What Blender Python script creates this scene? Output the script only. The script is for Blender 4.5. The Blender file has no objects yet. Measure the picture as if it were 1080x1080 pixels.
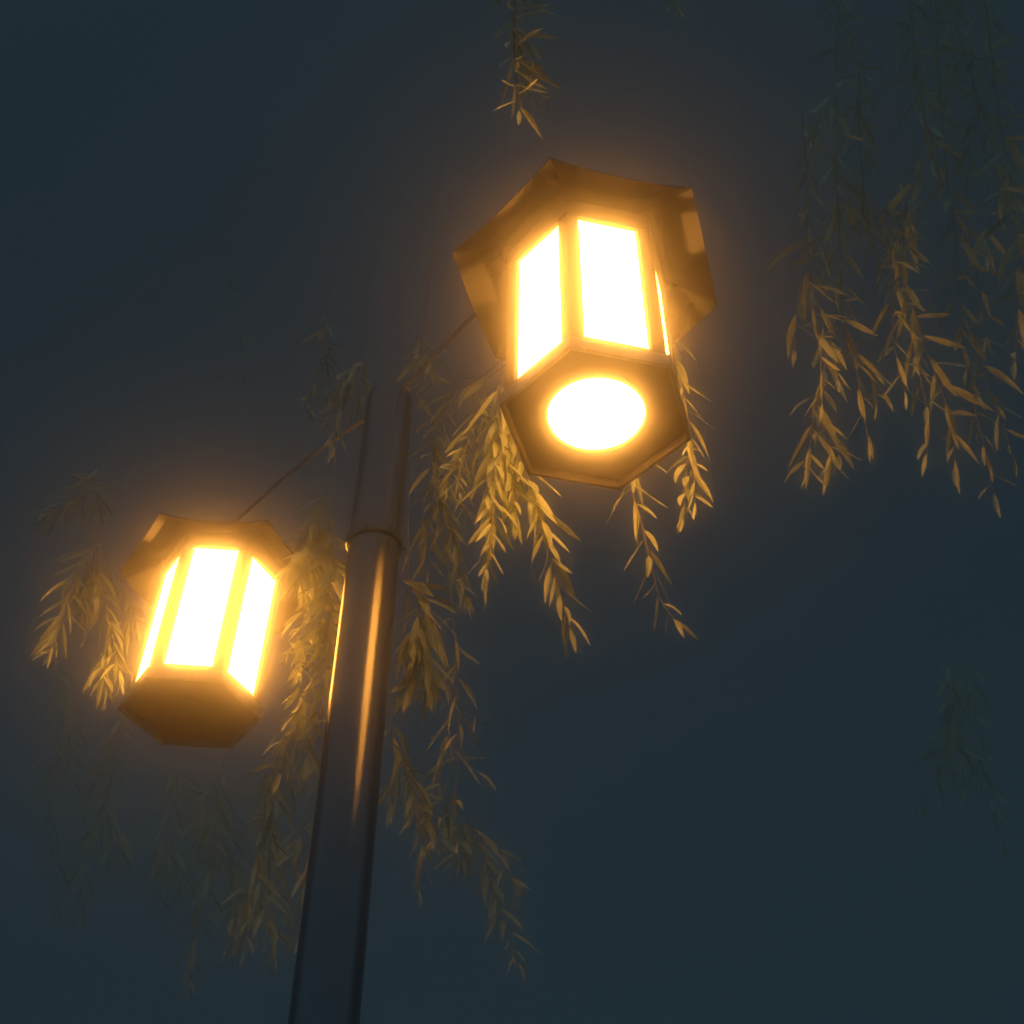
import bpy, bmesh, math, random
from mathutils import Vector, Matrix
random.seed(7)
R = math.radians
S = bpy.context.scene
COL = S.collection
H = 2.3                      # lantern height above the lens, metres: sets the scale of the place
CZ = 1.6                     # lens above the ground
PITCH = 42.035
FPX = 1206.4                 # focal length in units of a 1080 px wide picture

# ------------------------------------------------------------------ camera, night sky, exposure
cam = bpy.data.cameras.new('camera')
cam.sensor_width = 36.0
cam.lens = 36.0 * FPX / 1080.0
cam.clip_start = 0.02
cam.clip_end = 2000
camo = bpy.data.objects.new('camera', cam)
COL.objects.link(camo)
camo.location = (0, 0, CZ)
camo.rotation_euler = (R(90 + PITCH), 0, 0)
S.camera = camo

LAMP = (1.0, 0.395, 0.06)     # colour of the lamp light
LAMP_E = 26.0
SKY = (0.0116, 0.0232, 0.0312)
HAZE_D, HAZE_G = 0.165, 0.991
BACK_FILL = 8.0

W = bpy.data.worlds.new('World')
S.world = W
W.use_nodes = True
nt = W.node_tree
nt.nodes.clear()
wo = nt.nodes.new('ShaderNodeOutputWorld')
bg = nt.nodes.new('ShaderNodeBackground')
bg.inputs['Color'].default_value = (*SKY, 1)
bg.inputs['Strength'].default_value = 1.0
nt.links.new(bg.outputs[0], wo.inputs[0])
# added fill: sky brightened behind the photographer for pole and leaves, and low down
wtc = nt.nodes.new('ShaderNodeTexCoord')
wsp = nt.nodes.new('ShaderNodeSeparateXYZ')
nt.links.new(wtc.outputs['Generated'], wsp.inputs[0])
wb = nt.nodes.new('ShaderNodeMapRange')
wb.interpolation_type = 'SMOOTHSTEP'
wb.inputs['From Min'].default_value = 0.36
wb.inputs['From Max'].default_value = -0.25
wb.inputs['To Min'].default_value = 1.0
wb.inputs['To Max'].default_value = BACK_FILL
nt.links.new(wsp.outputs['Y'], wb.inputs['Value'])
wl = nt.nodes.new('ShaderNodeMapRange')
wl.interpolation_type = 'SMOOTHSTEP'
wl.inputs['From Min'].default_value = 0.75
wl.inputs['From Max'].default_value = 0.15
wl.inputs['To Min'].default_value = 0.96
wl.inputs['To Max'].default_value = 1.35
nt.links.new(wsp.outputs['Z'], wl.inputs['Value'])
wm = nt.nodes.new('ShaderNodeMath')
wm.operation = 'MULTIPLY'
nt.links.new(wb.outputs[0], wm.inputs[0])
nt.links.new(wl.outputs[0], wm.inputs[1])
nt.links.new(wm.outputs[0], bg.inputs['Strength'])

S.view_settings.view_transform = 'Standard'
S.view_settings.look = 'None'
S.view_settings.exposure = 0.0
S.view_settings.gamma = 1.0
S.render.engine = 'CYCLES'
c = S.cycles
c.max_bounces = 10
c.diffuse_bounces = 2
c.glossy_bounces = 3
c.transmission_bounces = 2
c.volume_bounces = 6
c.use_denoising = True
c.sample_clamp_indirect = 4.0
c.caustics_reflective = False
c.caustics_refractive = False


# ------------------------------------------------------------------ helpers
class MB:
    def __init__(self):
        self.v, self.f = [], []

    def add(self, vs, fs):
        o = len(self.v)
        self.v += [tuple(x) for x in vs]
        self.f += [tuple(i + o for i in f) for f in fs]

    def build(self, name, mat, parent=None, smooth=False):
        me = bpy.data.meshes.new(name)
        me.from_pydata(self.v, [], self.f)
        if smooth:
            me.polygons.foreach_set('use_smooth', [True] * len(me.polygons))
        me.materials.append(mat)
        me.update()
        if smooth:
            me.set_sharp_from_angle(angle=R(32))
        o = bpy.data.objects.new(name, me)
        COL.objects.link(o)
        if parent:
            o.parent = parent
        return o


def fix_normals(o):
    bm = bmesh.new()
    bm.from_mesh(o.data)
    bmesh.ops.recalc_face_normals(bm, faces=bm.faces)
    bm.to_mesh(o.data)
    bm.free()
    return o


def bevel(o, w, seg=2):
    m = o.modifiers.new('bevel', 'BEVEL')
    m.width = w
    m.segments = seg
    m.limit_method = 'ANGLE'
    m.angle_limit = R(40)
    return o


def empty(name, loc, label=None, cat=None, group=None):
    o = bpy.data.objects.new(name, None)
    COL.objects.link(o)
    o.location = loc
    o.empty_display_size = 0.05
    if label:
        o['label'] = label
        o['category'] = cat
    if group:
        o['group'] = group
    return o


def tube(mb, pts, rads, n=6, cap=True):
    pts = [Vector(p) for p in pts]
    base = len(mb.v)
    up = Vector((0.31, 0.87, 0.2)).normalized()
    vs, fs = [], []
    for i, p in enumerate(pts):
        t = (pts[min(i + 1, len(pts) - 1)] - pts[max(i - 1, 0)]).normalized()
        a = t.cross(up)
        if a.length < 1e-4:
            a = t.cross(Vector((1, 0, 0)))
        a.normalize()
        b = t.cross(a)
        for k in range(n):
            th = 2 * math.pi * k / n
            vs.append(p + (a * math.cos(th) + b * math.sin(th)) * rads[i])
    for i in range(len(pts) - 1):
        for k in range(n):
            k2 = (k + 1) % n
            fs.append((i * n + k, i * n + k2, (i + 1) * n + k2, (i + 1) * n + k))
    if cap:
        fs.append(tuple(range(n - 1, -1, -1)))
        fs.append(tuple((len(pts) - 1) * n + k for k in range(n)))
    mb.add(vs, fs)


def lathe(mb, prof, n=48, cx=0, cy=0):
    vs, fs = [], []
    for (r, z) in prof:
        for k in range(n):
            a = 2 * math.pi * k / n
            vs.append((cx + r * math.cos(a), cy + r * math.sin(a), z))
    for i in range(len(prof) - 1):
        for k in range(n):
            k2 = (k + 1) % n
            fs.append((i * n + k, i * n + k2, (i + 1) * n + k2, (i + 1) * n + k))
    fs.append(tuple(range(n - 1, -1, -1)))
    fs.append(tuple((len(prof) - 1) * n + k for k in range(n)))
    mb.add(vs, fs)


def hexpt(k, r, z):
    a = R(60 * k)
    return Vector((math.sin(a) * r, -math.cos(a) * r, z))


def hexring(mb, r0, r1, z0, z1):
    """hexagonal ring: inner radius r0, outer r1, from z0 up to z1"""
    vs = []
    for k in range(6):
        vs += [hexpt(k, r0, z0), hexpt(k, r1, z0), hexpt(k, r1, z1), hexpt(k, r0, z1)]
    fs = []
    for k in range(6):
        a, b = 4 * k, 4 * ((k + 1) % 6)
        for j in range(4):
            j2 = (j + 1) % 4
            fs.append((a + j, b + j, b + j2, a + j2))
    mb.add(vs, fs)


# pixel of the 1080 picture + horizontal distance -> point of the place
_p = R(PITCH)
_F = Vector((0, math.cos(_p), math.sin(_p)))
_U = Vector((0, -math.sin(_p), math.cos(_p)))
_X = Vector((1, 0, 0))


def at(x, y, Y):
    d = _F + _X * ((x - 540) / FPX) + _U * ((540 - y) / FPX)
    return Vector((0, 0, CZ)) + d * (Y / d.y)


# ------------------------------------------------------------------ materials
def mat(name):
    m = bpy.data.materials.new(name)
    m.use_nodes = True
    t = m.node_tree
    t.nodes.clear()
    out = t.nodes.new('ShaderNodeOutputMaterial')
    return m, t, out


def paint(name, c0, c1, rough=(0.25, 0.4), metallic=0.0, scale=14, bump=0.15, spec=0.5):
    m, t, out = mat(name)
    p = t.nodes.new('ShaderNodeBsdfPrincipled')
    tc = t.nodes.new('ShaderNodeTexCoord')
    n1 = t.nodes.new('ShaderNodeTexNoise')
    n1.inputs['Scale'].default_value = scale
    n1.inputs['Detail'].default_value = 6
    n1.inputs['Roughness'].default_value = 0.65
    t.links.new(tc.outputs['Object'], n1.inputs['Vector'])
    r = t.nodes.new('ShaderNodeValToRGB')
    r.color_ramp.elements[0].position = 0.35
    r.color_ramp.elements[1].position = 0.72
    r.color_ramp.elements[0].color = (*c0, 1)
    r.color_ramp.elements[1].color = (*c1, 1)
    t.links.new(n1.outputs['Fac'], r.inputs[0])
    t.links.new(r.outputs[0], p.inputs['Base Color'])
    mr = t.nodes.new('ShaderNodeMapRange')
    mr.inputs['From Min'].default_value = 0.3
    mr.inputs['From Max'].default_value = 0.7
    mr.inputs['To Min'].default_value = rough[0]
    mr.inputs['To Max'].default_value = rough[1]
    t.links.new(n1.outputs['Fac'], mr.inputs['Value'])
    t.links.new(mr.outputs[0], p.inputs['Roughness'])
    p.inputs['Metallic'].default_value = metallic
    p.inputs['Specular IOR Level'].default_value = spec
    n2 = t.nodes.new('ShaderNodeTexNoise')
    n2.inputs['Scale'].default_value = scale * 9
    n2.inputs['Detail'].default_value = 4
    t.links.new(tc.outputs['Object'], n2.inputs['Vector'])
    b = t.nodes.new('ShaderNodeBump')
    b.inputs['Strength'].default_value = bump
    b.inputs['Distance'].default_value = 0.004
    t.links.new(n2.outputs['Fac'], b.inputs['Height'])
    t.links.new(b.outputs[0], p.inputs['Normal'])
    t.links.new(p.outputs[0], out.inputs['Surface'])
    return m


def lampglass(name, col, e):
    m, t, out = mat(name)
    em = t.nodes.new('ShaderNodeEmission')
    em.inputs['Color'].default_value = (*col, 1)
    em.inputs['Strength'].default_value = e
    t.links.new(em.outputs[0], out.inputs['Surface'])
    return m


def leafmat(name, dark, light, trans=0.4):
    m, t, out = mat(name)
    tc = t.nodes.new('ShaderNodeTexCoord')
    n1 = t.nodes.new('ShaderNodeTexNoise')
    n1.inputs['Scale'].default_value = 11
    n1.inputs['Detail'].default_value = 5
    t.links.new(tc.outputs['Object'], n1.inputs['Vector'])
    r = t.nodes.new('ShaderNodeValToRGB')
    r.color_ramp.elements[0].position = 0.32
    r.color_ramp.elements[1].position = 0.68
    r.color_ramp.elements[0].color = (*dark, 1)
    r.color_ramp.elements[1].color = (*light, 1)
    t.links.new(n1.outputs['Fac'], r.inputs[0])
    p = t.nodes.new('ShaderNodeBsdfPrincipled')
    p.inputs['Roughness'].default_value = 0.42
    p.inputs['Specular IOR Level'].default_value = 0.35
    t.links.new(r.outputs[0], p.inputs['Base Color'])
    tr = t.nodes.new('ShaderNodeBsdfTranslucent')
    t.links.new(r.outputs[0], tr.inputs['Color'])
    mx = t.nodes.new('ShaderNodeMixShader')
    mx.inputs[0].default_value = trans
    t.links.new(p.outputs[0], mx.inputs[1])
    t.links.new(tr.outputs[0], mx.inputs[2])
    t.links.new(mx.outputs[0], out.inputs['Surface'])
    return m


M_IRON = paint('dark_brown_paint', (0.0035, 0.0028, 0.0022), (0.006, 0.0046, 0.0035), (0.34, 0.46), spec=0.08)
M_ROOF = paint('weathered_roof_paint', (0.0022, 0.0017, 0.0012), (0.005, 0.0035, 0.0025), (0.13, 0.24), scale=9, bump=0.10, spec=0.09)
M_LIP = paint('pale_lit_lip', (0.14, 0.115, 0.08), (0.32, 0.27, 0.19), (0.3, 0.5), scale=30, spec=0.4)  # paler than the frame: the rim's bright lamp-lit band is put into its colour
M_POLE = paint('dark_glossy_pole_paint', (0.006, 0.009, 0.013), (0.012, 0.016, 0.021), (0.06, 0.12), scale=26, bump=0.16, spec=1.0)
M_ARM = paint('grey_bracket_paint', (0.075, 0.078, 0.082), (0.10, 0.104, 0.11), (0.4, 0.55), scale=20, spec=0.5)
M_GLASS = lampglass('lit_frosted_glass', LAMP, LAMP_E)
M_LEAF = leafmat('willow_leaf', (0.22, 0.26, 0.155), (0.41, 0.45, 0.28), 0.3)
M_TWIG = paint('willow_bark', (0.10, 0.08, 0.04), (0.22, 0.17, 0.085), (0.6, 0.8), scale=40, bump=0.3)
M_TRUNK = paint('old_willow_bark', (0.05, 0.040, 0.028), (0.12, 0.095, 0.065), (0.8, 0.95), scale=6, bump=0.8)
M_GROUND = paint('dark_park_ground', (0.03, 0.035, 0.02), (0.06, 0.055, 0.035), (0.8, 0.95), scale=3, bump=0.5)

# ------------------------------------------------------------------ ground and haze
g = MB()
N = 24
for i in range(N + 1):
    for j in range(N + 1):
        x = (i / N - 0.5)
        y = (j / N - 0.5)
        g.v.append((x * 50, y * 50, -0.02 * math.sin(i * 2.1) * math.cos(j * 1.7)))
for i in range(N):
    for j in range(N):
        a = i * (N + 1) + j
        g.f.append((a, a + N + 1, a + N + 2, a + 1))
go = g.build('ground', M_GROUND)
go['kind'] = 'structure'

hz = MB()
x0, x1, y0, y1, z0, z1 = -26, 26, -26, 26, -1.1, 12.0
hz.add([(x0, y0, z0), (x1, y0, z0), (x1, y1, z0), (x0, y1, z0), (x0, y0, z1), (x1, y0, z1), (x1, y1, z1), (x0, y1, z1)],
       [(0, 3, 2, 1), (4, 5, 6, 7), (0, 1, 5, 4), (1, 2, 6, 5), (2, 3, 7, 6), (3, 0, 4, 7)])
mh, th, oh = mat('night_mist')
pv = th.nodes.new('ShaderNodeVolumePrincipled')
pv.inputs['Color'].default_value = (0.985, 0.985, 0.99, 1)
pv.inputs['Density'].default_value = HAZE_D
pv.inputs['Anisotropy'].default_value = HAZE_G
th.links.new(pv.outputs[0], oh.inputs['Volume'])
ho = hz.build('haze', mh)
ho['kind'] = 'stuff'

# ------------------------------------------------------------------ the street lamp
UX, UY = 0.089 * H, 0.823 * H
LX, LY = -0.466 * H, 1.433 * H
PX, PY = -0.178 * H, 1.128 * H
ZU = CZ + H
lamp = empty('street_lamp', (PX, PY, 0),
             'dark street lamp with two lit hexagonal lanterns hung on either side of one round pole', 'street lamp')
RP = 0.0330 * H


def local(x, y, z):
    return Vector((x - PX, y - PY, z))


ZC = CZ + 0.955 * H          # underside of the collar on the pole
ZT = CZ + 1.235 * H          # top of the pole
mb = MB()
lathe(mb, [(RP * 2.0, 0.0), (RP * 2.0, 0.10), (RP * 1.75, 0.16), (RP * 1.5, 0.20), (RP * 1.5, 0.62), (RP * 1.28, 0.68), (RP * 1.10, 0.74),
           (RP * 1.04, 1.2), (RP, ZC + 0.02)], 64)
po = mb.build('pole', M_POLE, lamp, True)
mb = MB()
rc = RP * 1.12
lathe(mb, [(RP * 0.99, ZC), (rc - 0.004, ZC), (rc, ZC + 0.004), (rc, ZC + 0.028), (rc - 0.006, ZC + 0.034), (RP * 1.02, ZC + 0.04),
           (RP * 1.0, ZT - 0.02), (RP * 0.93, ZT + 0.015), (RP * 0.75, ZT + 0.035), (RP * 0.4, ZT + 0.048), (0.006, ZT + 0.052)], 48)
mb.build('collar', M_POLE, lamp, True)
ms = []
for a in (0.3, 2.4, 4.5):
    mb = MB()
    d = Vector((math.cos(a), math.sin(a), 0))
    q = d * rc + Vector((0, 0, ZC + 0.016))
    tube(mb, [q - d * 0.004, q + d * 0.008, q + d * 0.010], [0.006, 0.006, 0.004], 8)
    mb.build('screw', M_POLE, lamp)


def lantern(cx, cy, cz, yaw, tilt, open_bottom):
    o = MB()
    Rb, zb, zt, w = 0.093 * H, -0.111 * H, 0.111 * H, 0.0135 * H
    # the frame: six corner bars, upper and lower rails
    bar_out = 0.0975 * H
    for k in range(6):
        c0 = hexpt(k, 1, 0)
        tl = (hexpt(k + 1, 1, 0) - c0).normalized()
        tr = (hexpt(k - 1, 1, 0) - c0).normalized()
        A = c0 * bar_out
        vs = []
        prof = [A, A + tl * w, c0 * (bar_out - 0.020 * H) + tl * w * 0.7, c0 * (bar_out - 0.020 * H) + tr * w * 0.7, A + tr * w]
        za, zz = zb - 0.004 * H, zt + 0.004 * H
        for z in (za, zz):
            for q in prof:
                vs.append(Vector((q.x, q.y, z)))
        n = 5
        fs = [tuple(range(n - 1, -1, -1)), tuple(range(n, 2 * n))]
        for j in range(n):
            fs.append((j, (j + 1) % n, n + (j + 1) % n, n + j))
        o.add(vs, fs)
    hexring(o, 0.082 * H, 0.099 * H, zt, zt + 0.030 * H)
    hexring(o, 0.080 * H, 0.0985 * H, zb - 0.016 * H, zb)
    body = o.build('lantern', M_IRON, lamp)
    fix_normals(body)
    bevel(body, 0.0022)
    body.location = local(cx, cy, cz)
    body.rotation_euler = (R(tilt), 0, R(yaw))
    # glass
    for k in range(6):
        q = MB()
        rg = 0.0925 * H
        a, b = hexpt(k, rg, 0), hexpt(k + 1, rg, 0)
        t = (b - a).normalized()
        a2, b2 = a + t * w * 0.9, b - t * w * 0.9
        nrm = hexpt(k + 0.5, 1, 0).normalized()
        th_ = 0.006
        vs = []
        for off in (0, -th_):
            for (pt, z) in ((a2, zb + 0.0005), (b2, zb + 0.0005), (b2, zt - 0.0005), (a2, zt - 0.0005)):
                vs.append(Vector((pt.x, pt.y, z)) + nrm * off)
        q.add(vs, [(0, 1, 2, 3), (7, 6, 5, 4), (0, 4, 5, 1), (1, 5, 6, 2), (2, 6, 7, 3), (3, 7, 4, 0)])
        q.build('glass_panel', M_GLASS, body)
    # bottom plate with a lip hanging below it
    zp = -0.1285 * H
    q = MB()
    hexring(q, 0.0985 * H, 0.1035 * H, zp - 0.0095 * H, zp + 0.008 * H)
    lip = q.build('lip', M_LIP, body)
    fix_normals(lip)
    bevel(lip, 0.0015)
    q = MB()
    hole = 0.0515 * H if open_bottom else 0.020 * H
    nseg = 48
    vs = []
    for z in (zp + 0.001 * H, zp + 0.006 * H):
        for k in range(nseg):
            a = 2 * math.pi * k / nseg
            vs.append(Vector((math.sin(a) * hole, -math.cos(a) * hole, z)))
        for k in range(nseg):
            a = k * 6 / nseg
            i = int(a)
            e = hexpt(i, 0.098 * H, 0).lerp(hexpt(i + 1, 0.098 * H, 0), a - i)
            vs.append(Vector((e.x, e.y, z)))
    fs = []
    for k in range(nseg):
        k2 = (k + 1) % nseg
        fs += [(k, nseg + k, nseg + k2, k2), (2 * nseg + k, 2 * nseg + k2, 3 * nseg + k2, 3 * nseg + k),
               (k, k2, 2 * nseg + k2, 2 * nseg + k), (nseg + k, 3 * nseg + k, 3 * nseg + k2, nseg + k2)]
    q.add(vs, fs)
    pl = q.build('bottom_plate', M_IRON, body)
    fix_normals(pl)
    q = MB()
    if open_bottom:
        lathe(q, [(0.003, zp + 0.0015 * H), (hole * 0.55, zp + 0.002 * H), (hole * 0.985, zp + 0.004 * H), (hole * 0.985, zp + 0.012 * H)], 48)
        q.build('light_disc', M_GLASS, body, True)
    else:
        lathe(q, [(0.003, zp - 0.004 * H), (hole * 0.8, zp - 0.003 * H), (hole * 1.3, zp), (hole * 1.3, zp + 0.0005 * H)], 40)
        q.build('cover_cap', M_IRON, body, True)
    # hipped roof with turned-up corners, open underneath
    Re, ze = 0.1635 * H, 0.1135 * H
    NU, NV = 10, 8
    Rtop, ztop = 0.020 * H, 0.208 * H

    def roofpt(k, u, v, inner):
        e = hexpt(k, 1, 0).lerp(hexpt(k + 1, 1, 0), u)
        rr = Re + (Rtop - Re) * v
        s = 1 - v
        z = ze + (ztop - ze) * (0.9 * v + 0.1 * v * v)
        lift = 0.010 * H * (abs(2 * u - 1) ** 2.2) * s ** 2
        q_ = e * rr
        return Vector((q_.x, q_.y, z + lift - (0.0035 * H if inner else 0)))
    q = MB()
    for inner in (False, True):
        for k in range(6):
            base = len(q.v)
            for j in range(NV + 1):
                for i in range(NU + 1):
                    q.v.append(tuple(roofpt(k, i / NU, j / NV, inner)))
            for j in range(NV):
                for i in range(NU):
                    a = base + j * (NU + 1) + i
                    f = (a, a + 1, a + NU + 2, a + NU + 1)
                    q.f.append(f[::-1] if inner else f)
    for k in range(6):            # the eave's edge
        base = len(q.v)
        for i in range(NU + 1):
            q.v.append(tuple(roofpt(k, i / NU, 0, False)))
            q.v.append(tuple(roofpt(k, i / NU, 0, True)))
        for i in range(NU):
            a = base + 2 * i
            q.f.append((a, a + 1, a + 3, a + 2))
    rf = q.build('roof', M_ROOF, body)
    q = MB()
    lathe(q, [(0.030 * H, 0.2045 * H), (0.030 * H, 0.212 * H), (0.018 * H, 0.218 * H), (0.010 * H, 0.226 * H), (0.010 * H, 0.236 * H)], 24)
    q.build('roof_cap', M_IRON, body, True)
    return body


lanU = lantern(UX, UY, ZU, -17.3, -2.0, True)
lanL = lantern(LX, LY, CZ + 1.032 * H, -24.7, -1.2, False)
for (cx, cy, cz) in ((UX, UY, ZU), (LX, LY, CZ + 1.032 * H)):
    mb = MB()
    a0 = local(PX, PY, ZT - 0.02)
    a1 = local(cx, cy, cz + 0.232 * H)
    dv = (a1 - a0)
    pts = [a0 + dv * s + Vector((0, 0, 0.05 * math.sin(math.pi * s))) for s in [i / 14 for i in range(15)]]
    tube(mb, pts, [0.0065] * 15, 14)
    mb.build('arm', M_ARM, lamp, True)


# ------------------------------------------------------------------ willow
def catmull(pts, n):
    out = []
    P = [pts[0] * 2 - pts[1]] + list(pts) + [pts[-1] * 2 - pts[-2]]
    for i in range(1, len(P) - 2):
        for s in range(n):
            t = s / n
            a, b, c_, d = P[i - 1], P[i], P[i + 1], P[i + 2]
            out.append(0.5 * ((2 * b) + (c_ - a) * t + (2 * a - 5 * b + 4 * c_ - d) * t * t + (3 * b - a - 3 * c_ + d) * t ** 3))
    out.append(P[-2].copy())
    return out


def leaf(mb, p, d, nrm, L, wd, curl, fold, rng, side=0.0):
    """one lanceolate leaf: curved midrib, two folded halves"""
    n = 7
    d = d.normalized()
    nrm = (nrm - d * nrm.dot(d))
    if nrm.length < 1e-3:
        nrm = d.orthogonal()
    nrm.normalize()
    vs, fs = [], []
    q = p.copy()
    step = L / n
    sx = d.cross(nrm)
    for i in range(n + 1):
        t = i / n
        w_ = wd * 0.5 * (math.sin(math.pi * min(1, t * 0.97 + 0.03)) ** 0.75) * (1 - 0.45 * t) * 1.25
        if i == 0:
            w_ = wd * 0.05
        if i == n:
            w_ = wd * 0.015
        b = d.cross(nrm).normalized()
        e = nrm * (fold * w_)
        wav = nrm * (math.sin(t * 9 + side * 5) * wd * 0.05)
        vs += [q - b * w_ + e + wav, q, q + b * w_ + e - wav]
        if i < n:
            q = q + d * step
            rot = Matrix.Rotation(curl / n, 3, b) @ Matrix.Rotation(side / n, 3, nrm)
            d = (rot @ d).normalized()
            d = (d + Vector((0, 0, -0.085))).normalized()
            nrm = (rot @ nrm)
            nrm = (nrm - d * nrm.dot(d)).normalized()
    for i in range(n):
        a = 3 * i
        fs += [(a, a + 1, a + 4, a + 3), (a + 1, a + 2, a + 5, a + 4)]
    mb.add(vs, fs)


def dress(fol, twg, pts, rng, L, ratio, gap, s0=0.0, s1=1.0, spread=(18, 48), skip=0.0, bias=None, curl=0.5, face=0.9):
    """leaves along a twig; L = leaf length in metres, gap = distance between leaves"""
    ln = [0.0]
    for i in range(1, len(pts)):
        ln.append(ln[-1] + (pts[i] - pts[i - 1]).length)
    T = ln[-1]
    s = s0 * T + gap * 0.3
    az = rng.uniform(0, 6.28)
    j = 0
    while s < s1 * T:
        while j < len(ln) - 2 and ln[j + 1] < s:
            j += 1
        t = (pts[j + 1] - pts[j]).normalized()
        p = pts[j].lerp(pts[j + 1], (s - ln[j]) / max(1e-6, ln[j + 1] - ln[j]))
        if rng.random() > skip:
            az += 2.4 + rng.uniform(-0.5, 0.5)
            a = t.orthogonal().normalized()
            b = t.cross(a)
            rad = a * math.cos(az) + b * math.sin(az)
            if bias is not None:
                rad = (rad + bias).normalized()
            th_ = R(rng.uniform(*spread))
            d = (t * math.cos(th_) + rad * math.sin(th_)).normalized()
            nr = (rad * math.cos(th_) - t * math.sin(th_)) + Vector((rng.uniform(-.6, .6), rng.uniform(-.6, .6), rng.uniform(-.5, .5))) + Vector((0, -0.9, -0.4)) * face * rng.random()
            f = s / T
            l_ = L * rng.uniform(0.72, 1.12) * (1 - 0.45 * max(0, f - 0.6) / 0.4)
            # short stalk
            p2 = p + d * (0.05 * L)
            tube(twg, [p, p2], [0.0007, 0.0006], 4, False)
            leaf(fol, p2, d, nr, l_, l_ / ratio * rng.uniform(0.85, 1.15), rng.uniform(-0.3, 1.0) * curl, rng.uniform(0.15, 0.5), rng,
                 rng.uniform(-0.35, 0.35))
        s += gap * rng.uniform(0.65, 1.35)
    # tip leaf
    if s1 >= 1.0:
        t = (pts[-1] - pts[-2]).normalized()
        leaf(fol, pts[-1], t, t.orthogonal() + Vector((rng.uniform(-1, 1), rng.uniform(-1, 1), 0)), L * 0.55, L * 0.55 / ratio, 0.5, 0.3, rng)


def branch(seed, label, path, Y, L=0.11, ratio=7.3, gap=0.022, s0=0.0, skip=0.0, spread=(18, 48), shoots=(), up=True, rad=0.0016,
           group='willow branches hanging round the street lamp', mat_leaf=None, parent=None, curl=0.6, bias=None, more=2, reach=26, face=0.9):
    """a hanging willow branch. path in picture pixels, Y its horizontal distance (a number, or one per point)"""
    rng = random.Random(seed)
    n = len(path)
    Ys = Y if isinstance(Y, (list, tuple)) else [Y * (1 + 0.008 * math.sin(seed + i * 1.3)) for i in range(n)]
    pts = [at(x, y, yy) for (x, y), yy in zip(path, Ys)]
    cur = catmull(pts, 8)
    o = empty('willow_branch', cur[0], label, 'willow branch', group)
    base = cur[0].copy()
    fol, twg = MB(), MB()
    rel = [q - base for q in cur]
    L *= 1.32
    if up:
        top = min(11.6, max(8.4, Ys[0] * 2.35 + CZ)) - base.z
        dx, dy = rng.uniform(-0.10, 0.10), rng.uniform(-0.05, 0.25)
        chain = [Vector((dx * f * f, dy * f * f, top * f)) for f in (1.0, 0.8, 0.6, 0.4, 0.2, 0.08)]
        tube(twg, chain + [Vector((0, 0, 0))], [0.00013 * Ys[0]] * 7, 4)
        full = rel
    else:
        full = rel
    m = len(full)
    tube(twg, full, [rad * (1.5 - 1.1 * i / m) for i in range(m)], 5)
    dress(fol, twg, rel, rng, L, ratio, gap, s0, 1.0, spread, skip, bias, curl, face)
    shoots = list(shoots)
    for i in range(more):       # side shoots that hang beside the main twig
        a = rng.uniform(s0 + 0.02, 0.72)
        b = min(1.0, a + rng.uniform(0.18, 0.40))
        sd = rng.choice((-1, 1)) * rng.uniform(0.5, 1.0) * reach
        pp = []
        for q in range(5):
            t = a + (b - a) * q / 4
            f = t * (len(path) - 1)
            j = min(int(f), len(path) - 2)
            x = path[j][0] + (path[j + 1][0] - path[j][0]) * (f - j)
            y = path[j][1] + (path[j + 1][1] - path[j][1]) * (f - j)
            pp.append((x + sd * math.sin(q / 4 * 1.5) + rng.uniform(-2, 2), y + 4 * q))
        shoots.append({'p': pp, 'k': 1 + rng.uniform(-0.03, 0.05), 's0': 0.12, 'L': L * 0.9})
    for sh in shoots:
        sp = [at(x, y, Ys[0] * sh.get('k', 1.0)) - base for (x, y) in sh['p']]
        sc = catmull(sp, 7)
        tube(twg, sc, [rad * 0.8 * (1 - 0.6 * i / len(sc)) for i in range(len(sc))], 5)
        dress(fol, twg, sc, rng, sh.get('L', L), sh.get('ratio', ratio), sh.get('gap', gap), sh.get('s0', 0), 1.0, sh.get('spread', spread), sh.get('skip', skip),
              bias, curl, face)
    twg.build('twig', M_TWIG, o, True)
    f = fol.build('foliage', mat_leaf or M_LEAF, o, True)
    return o


YU = 0.823 * H               # distance of the upper lantern
YL = 1.433 * H
YP = 1.128 * H

# --- round the upper lantern
branch(11, 'dense golden willow branch hanging just left of the upper lantern, ending in a point',
       [(531, 368), (528, 400), (524, 450), (520, 510), (518, 560), (513, 600)], YU * 1.25, L=0.132, gap=0.0155, spread=(8, 36), s0=0.15)
branch(12, 'herringbone golden willow spray slanting down from under the left corner of the upper lantern',
       [(600, 310), (560, 380), (541, 440), (548, 483), (563, 522), (579, 578), (592, 630), (601, 662)], YU * 1.28, L=0.135, gap=0.0165, s0=0.42, spread=(12, 34), up=False, more=0, reach=1)
branch(13, 'loose willow spray with curled tip hanging alone below the upper lantern',
       [(600, 310), (640, 400), (663, 470), (667, 517), (677, 553), (687, 597), (697, 633), (711, 653)], YU * 1.28, L=0.125, gap=0.032, s0=0.55, spread=(15, 45), up=False, more=0, reach=1)
branch(14, 'thin sparse willow branch hanging at the right edge of the upper lantern',
       [(600, 310), (660, 300), (705, 345), (713, 381), (722, 421), (728, 458), (728, 478), (732, 500), (733, 530)], YU * 1.18, L=0.10, gap=0.024, ratio=6.5, s0=0.42, spread=(12, 50), up=False, more=1, reach=14)
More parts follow.
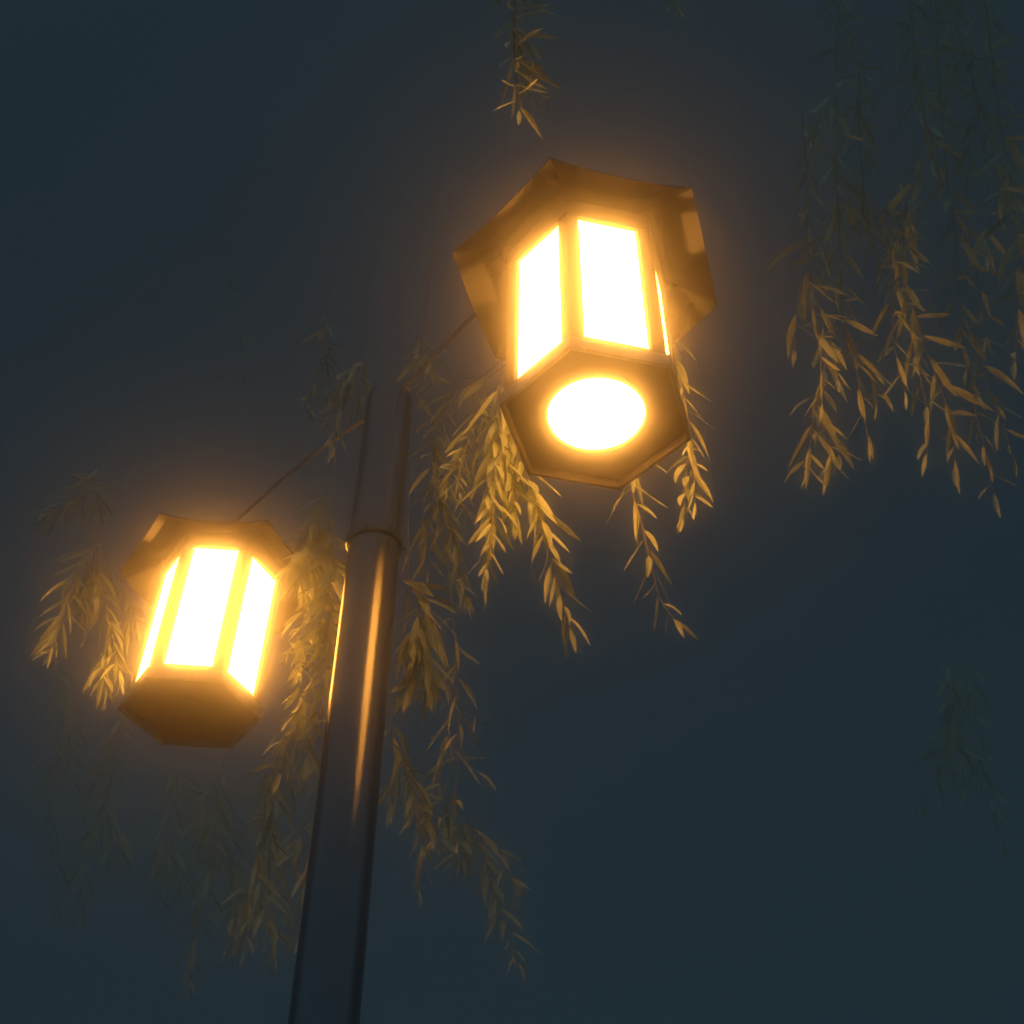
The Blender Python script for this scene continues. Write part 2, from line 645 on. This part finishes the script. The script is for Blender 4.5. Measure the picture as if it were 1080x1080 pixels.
branch(15, 'willow branch with short sprays, outermost left of those hanging from the upper lantern',
       [(600, 310), (550, 360), (500, 404), (480, 412), (466, 440), (455, 484), (461, 520), (469, 566), (475, 600)], YU * 1.42, L=0.115, gap=0.024, s0=0.36,
       shoots=[{'p': [(466, 440), (478, 470), (487, 500), (490, 520)], 'L': 0.08, 'gap': .018}], up=False)
branch(16, 'small golden willow spray between two longer branches left of the upper lantern',
       [(600, 310), (550, 370), (512, 402), (503, 425), (494, 462), (486, 490), (484, 515), (489, 537)], YU * 1.3, L=0.105, gap=0.02, s0=0.45,
       shoots=[{'p': [(503, 425), (510, 450), (505, 475), (497, 495)], 'L': 0.09, 'gap': .02}], up=False, more=1, reach=15)

# --- right of the pole
branch(21, 'long bare willow twig right of the pole with tufts of leaves along it',
       [(470, 570), (475, 610), (479, 660), (482, 710), (484, 760), (483, 810), (479, 850), (484, 900)], YP * 1.2, L=0.115, gap=0.05, skip=0.25, s0=0.3, spread=(15, 60),
       shoots=[{'p': [(475, 608), (484, 620), (492, 635)], 'gap': .010, 'L': .10, 'spread': (8, 40)},
               {'p': [(482, 700), (474, 715), (468, 740)], 'gap': .03, 'L': .085},
               {'p': [(483, 745), (497, 752), (508, 760)], 'gap': .03, 'L': .08},
               {'p': [(483, 800), (497, 808), (512, 822)], 'gap': .03, 'L': .085},
               {'p': [(480, 840), (462, 846), (447, 862)], 'gap': .03, 'L': .08}])
branch(22, 'thick bunch of long willow leaves hanging tight against the right side of the pole',
       [(424, 612), (440, 622), (452, 650), (446, 685), (428, 730)], YP * 1.04, L=0.125, gap=0.0115, spread=(6, 38), ratio=6)
branch(23, 'thin willow twig with a single leaf beside the rim of the pole collar',
       [(430, 545), (431, 575), (430, 610), (428, 655)], YP * 1.03, L=0.075, gap=0.10, skip=0.1, more=0, reach=1)
branch(24, 'small dim willow tuft hanging low at the right edge of the pole',
       [(416, 735), (413, 775), (421, 793), (430, 812), (436, 850), (446, 885)], YP * 1.22, L=0.105, gap=0.026, skip=0.1, s0=0.15, spread=(15, 60))

# --- between the lower lantern and the pole
branch(31, 'broad fan of pale yellow willow leaves at the right corner of the lower lantern',
       [(344, 520), (338, 550), (332, 580), (330, 604)], YL * 0.955, L=0.13, gap=0.0065, spread=(10, 46), ratio=5)
branch(32, 'willow twig with few curled leaves hanging below the pale fan beside the lower lantern',
       [(322, 600), (323, 640), (321, 690), (316, 735), (311, 790)], YP * 1.22, L=0.085, gap=0.032, ratio=4.2, spread=(20, 75), curl=1.4, s0=0.1,
       shoots=[{'p': [(321, 685), (308, 684), (300, 694)], 'gap': .05, 'L': .06},
               {'p': [(322, 695), (333, 702), (338, 712)], 'gap': .03, 'L': .06}], up=False, more=2, reach=12)
branch(33, 'leafy willow branch hanging along the lit left edge of the pole',
       [(350, 560), (350, 610), (346, 650), (347, 690), (340, 730), (333, 775)], YP * 1.14, L=0.10, gap=0.0145, ratio=4.6, spread=(15, 60), curl=1.0, more=2, reach=12)
branch(34, 'tangled willow branch below the right corner of the lower lantern',
       [(330, 715), (318, 745), (308, 775), (298, 810), (288, 850), (284, 900)], YP * 1.25, L=0.11, gap=0.02, spread=(15, 60), curl=1.0,
       shoots=[{'p': [(318, 745), (304, 760), (296, 780)], 'gap': .03, 'L': .08},
               {'p': [(340, 800), (330, 815), (320, 828)], 'gap': .02, 'L': .10}])

# --- left of the lower lantern
branch(41, 'arching willow spray at the far left, outermost beside the lower lantern',
       [(108, 574), (93, 582), (80, 610), (70, 640), (60, 668), (52, 690)], YL * 1.05, L=0.115, gap=0.0165, spread=(15, 55))
branch(42, 'feathery willow branch hanging close to the left of the lower lantern roof corner',
       [(99, 588), (105, 618), (113, 647), (120, 680), (126, 716)], YL * 1.06, L=0.12, gap=0.0185, spread=(12, 42), up=False)
branch(43, 'single bright leaf and bare stem hanging between the two left willow sprays',
       [(99, 580), (97, 606), (94, 640), (89, 674)], YL * 1.05, L=0.07, gap=0.30, ratio=3.2, up=False, more=0, reach=1)
branch(44, 'small faint willow shoot tucked under the left corner of the lower lantern roof',
       [(123, 606), (131, 625), (140, 645), (149, 664)], YL * 1.08, L=0.10, gap=0.022, spread=(12, 40), up=False, more=1, reach=12)
branch(45, 'dim fan of willow leaves high above the left willow sprays',
       [(104, 490), (98, 505), (84, 522), (66, 540)], YL * 1.10, L=0.13, gap=0.016, spread=(12, 60))

# --- dim ones above the pole
branch(51, 'dim willow branch with curled tip high between the two lanterns, leftmost of three',
       [(346, 325), (341, 352), (338, 383), (330, 412), (324, 430), (340, 443)], YP * 1.10, L=0.10, gap=0.030, more=2, reach=20)
branch(52, 'dim pointed willow spray above the top of the pole',
       [(384, 375), (376, 395), (364, 418), (359, 442), (351, 475)], YP * 1.08, L=0.125, gap=0.022, spread=(10, 40), more=2, reach=20)
branch(53, 'dim willow twig reaching left from the upper lantern glow above the pole',
       [(446, 350), (440, 380), (430, 402), (418, 420)], YU * 1.4, L=0.11, gap=0.03, more=3, reach=30)
branch(54, 'faint bare willow twig with one small leaf in the dark left of centre',
       [(236, 262), (246, 320), (254, 360), (262, 402)], YP * 1.2, L=0.08, gap=0.15, more=0, reach=1)

# --- the brown curtain on the right
GR = 'willow branches hanging in the dark right of the upper lantern'
YR = YU * 1.12
branch(61, 'willow strand of the right curtain nearest the upper lantern, its lowest leaves bright',
       [(846, 120), (852, 205), (850, 270), (856, 320), (863, 360), (867, 400), (867, 425)], YR * 1.02, L=0.115, gap=0.049, group=GR, spread=(12, 50), more=2, reach=34, face=0.5, rad=0.0021, bias=Vector((0.3, 0, 0)))
branch(62, 'willow strand second from the left in the right curtain, with a bare side twig',
       [(880, 150), (884, 215), (886, 270), (889, 340), (902, 385), (908, 425), (916, 465)], YR * 1.06, L=0.121, gap=0.053, group=GR, spread=(12, 50),
       shoots=[{'p': [(889, 340), (905, 375), (932, 415)], 'gap': .5}], more=2, reach=34, face=0.5, rad=0.0021, bias=Vector((0.3, 0, 0)))
branch(63, 'short willow strand ending highest of all in the right curtain',
       [(884, -60), (884, 40), (884, 90), (883, 130), (890, 152)], YR * 0.95, L=0.121, gap=0.059, group=GR, more=2, reach=34, face=0.5, rad=0.0021, bias=Vector((0.3, 0, 0)))
branch(64, 'longest zigzag willow strand in the middle of the right curtain with gold leaves',
       [(955, -70), (960, 0), (966, 70), (975, 125), (984, 158), (960, 200), (952, 270), (957, 330), (970, 395), (980, 448), (977, 478)], YR * 1.0, L=0.135, gap=0.043, group=GR, spread=(12, 50), more=2, reach=34, face=0.5, rad=0.0021, bias=Vector((0.3, 0, 0)))
branch(65, 'willow strand reaching lowest at the right side of the right curtain',
       [(985, -70), (988, 50), (998, 180), (1006, 240), (1012, 310), (1016, 365), (1028, 430), (1040, 480), (1048, 520)], YR * 1.04, L=0.128, gap=0.049, group=GR, spread=(12, 50), more=2, reach=34, face=0.5, rad=0.0021, bias=Vector((0.3, 0, 0)))
branch(66, 'curving willow strand in the upper right corner of the right curtain',
       [(990, -70), (1010, 30), (1026, 85), (1036, 140), (1050, 185), (1066, 225)], YR * 1.12, L=0.149, gap=0.047, group=GR, more=2, reach=34, face=0.5, rad=0.0021, bias=Vector((0.3, 0, 0)))
branch(67, 'willow strand cut by the right edge of the photo',
       [(1030, -70), (1045, 50), (1052, 110), (1064, 180), (1072, 250), (1074, 330), (1070, 380)], YR * 1.0, L=0.149, gap=0.049, group=GR, more=2, reach=34, face=0.5, rad=0.0021, bias=Vector((0.3, 0, 0)))
branch(68, 'short willow strand between the two leftmost strands and the zigzag strand',
       [(905, 60), (908, 170), (914, 215), (922, 262), (934, 292)], YR * 1.08, L=0.135, gap=0.047, group=GR, more=2, reach=34, face=0.5, rad=0.0021, bias=Vector((0.3, 0, 0)))
branch(69, 'faint willow strand at the lower left fringe of the right curtain',
       [(872, 380), (862, 420), (856, 460), (850, 500)], YR * 1.15, L=0.118, gap=0.036, group=GR, more=2, reach=34, face=0.5, rad=0.0021, bias=Vector((0.3, 0, 0)))

# --- near the top edge
branch(71, 'willow spray hanging from the top edge straight above the upper lantern roof',
       [(541, -60), (542, -20), (542, 30), (543, 78), (547, 116)], YU * 0.75, L=0.125, gap=0.021, spread=(20, 70), rad=0.003, bias=Vector((0.5, 0, 0)), more=1, reach=22)
branch(72, 'two leaf tips just poking in at the top edge right of the dark spray',
       [(701, -60), (702, -20), (704, 6)], YU * 0.77, L=0.10, gap=0.03, spread=(5, 30), more=1, reach=10)

# --- dim ones low in the dark
GD = 'dim willow branches hanging low in the dark'
for sd, lab, pth, Y_, l_, g_ in (
    (81, 'dim willow branch hanging lowest of the tangle left of the pole', [(300, 760), (290, 820), (276, 880), (266, 940), (258, 1000)], YP * 1.2, .12, .028),
    (82, 'dim willow branch running down close along the unlit left edge of the pole base', [(338, 800), (334, 850), (326, 900), (322, 950), (318, 1005)], YP * 1.12, .11, .026),
    (83, 'dim willow branch with slanting leaves under the middle of the lower lantern', [(236, 800), (228, 850), (222, 910), (206, 980), (200, 1040)], YL * 1.08, .13, .034),
    (84, 'dim willow branch under the left corner of the lower lantern', [(128, 750), (122, 800), (110, 850), (92, 900), (86, 960)], YL * 1.1, .13, .034),
    (85, 'faint willow branch in the lower left corner, outermost of the low ones', [(62, 700), (58, 770), (52, 830), (60, 900), (58, 960)], YL * 1.15, .13, .05),
    (86, 'dim willow branch between the two low branches below the lower lantern', [(182, 800), (180, 850), (172, 900), (168, 950)], YL * 1.15, .13, .034),
    (87, 'dim feathery willow branch slanting right, low right of the pole', [(478, 850), (500, 880), (515, 920), (530, 970), (548, 1015)], YP * 1.15, .11, .024),
    (88, 'very faint willow branch alone in the dark lower right', [(1000, 690), (1004, 740), (998, 790), (985, 830), (975, 850)], YL * 1.1, .13, .03),
    (89, 'very faint willow branch at the right edge beside the lone lower right one', [(1022, 700), (1030, 760), (1034, 810), (1050, 860), (1058, 890)], YL * 1.12, .13, .03),
    (90, 'dim willow branch right of the pole just below its lit streak', [(428, 790), (436, 840), (446, 890), (440, 940)], YP * 1.1, .10, .034)):
    branch(sd, lab, pth, Y_ * 1.8, L=l_ * 1.48, gap=g_ * 1.2, group=GD, more=1 if sd in (88, 89) else 3, reach=34)
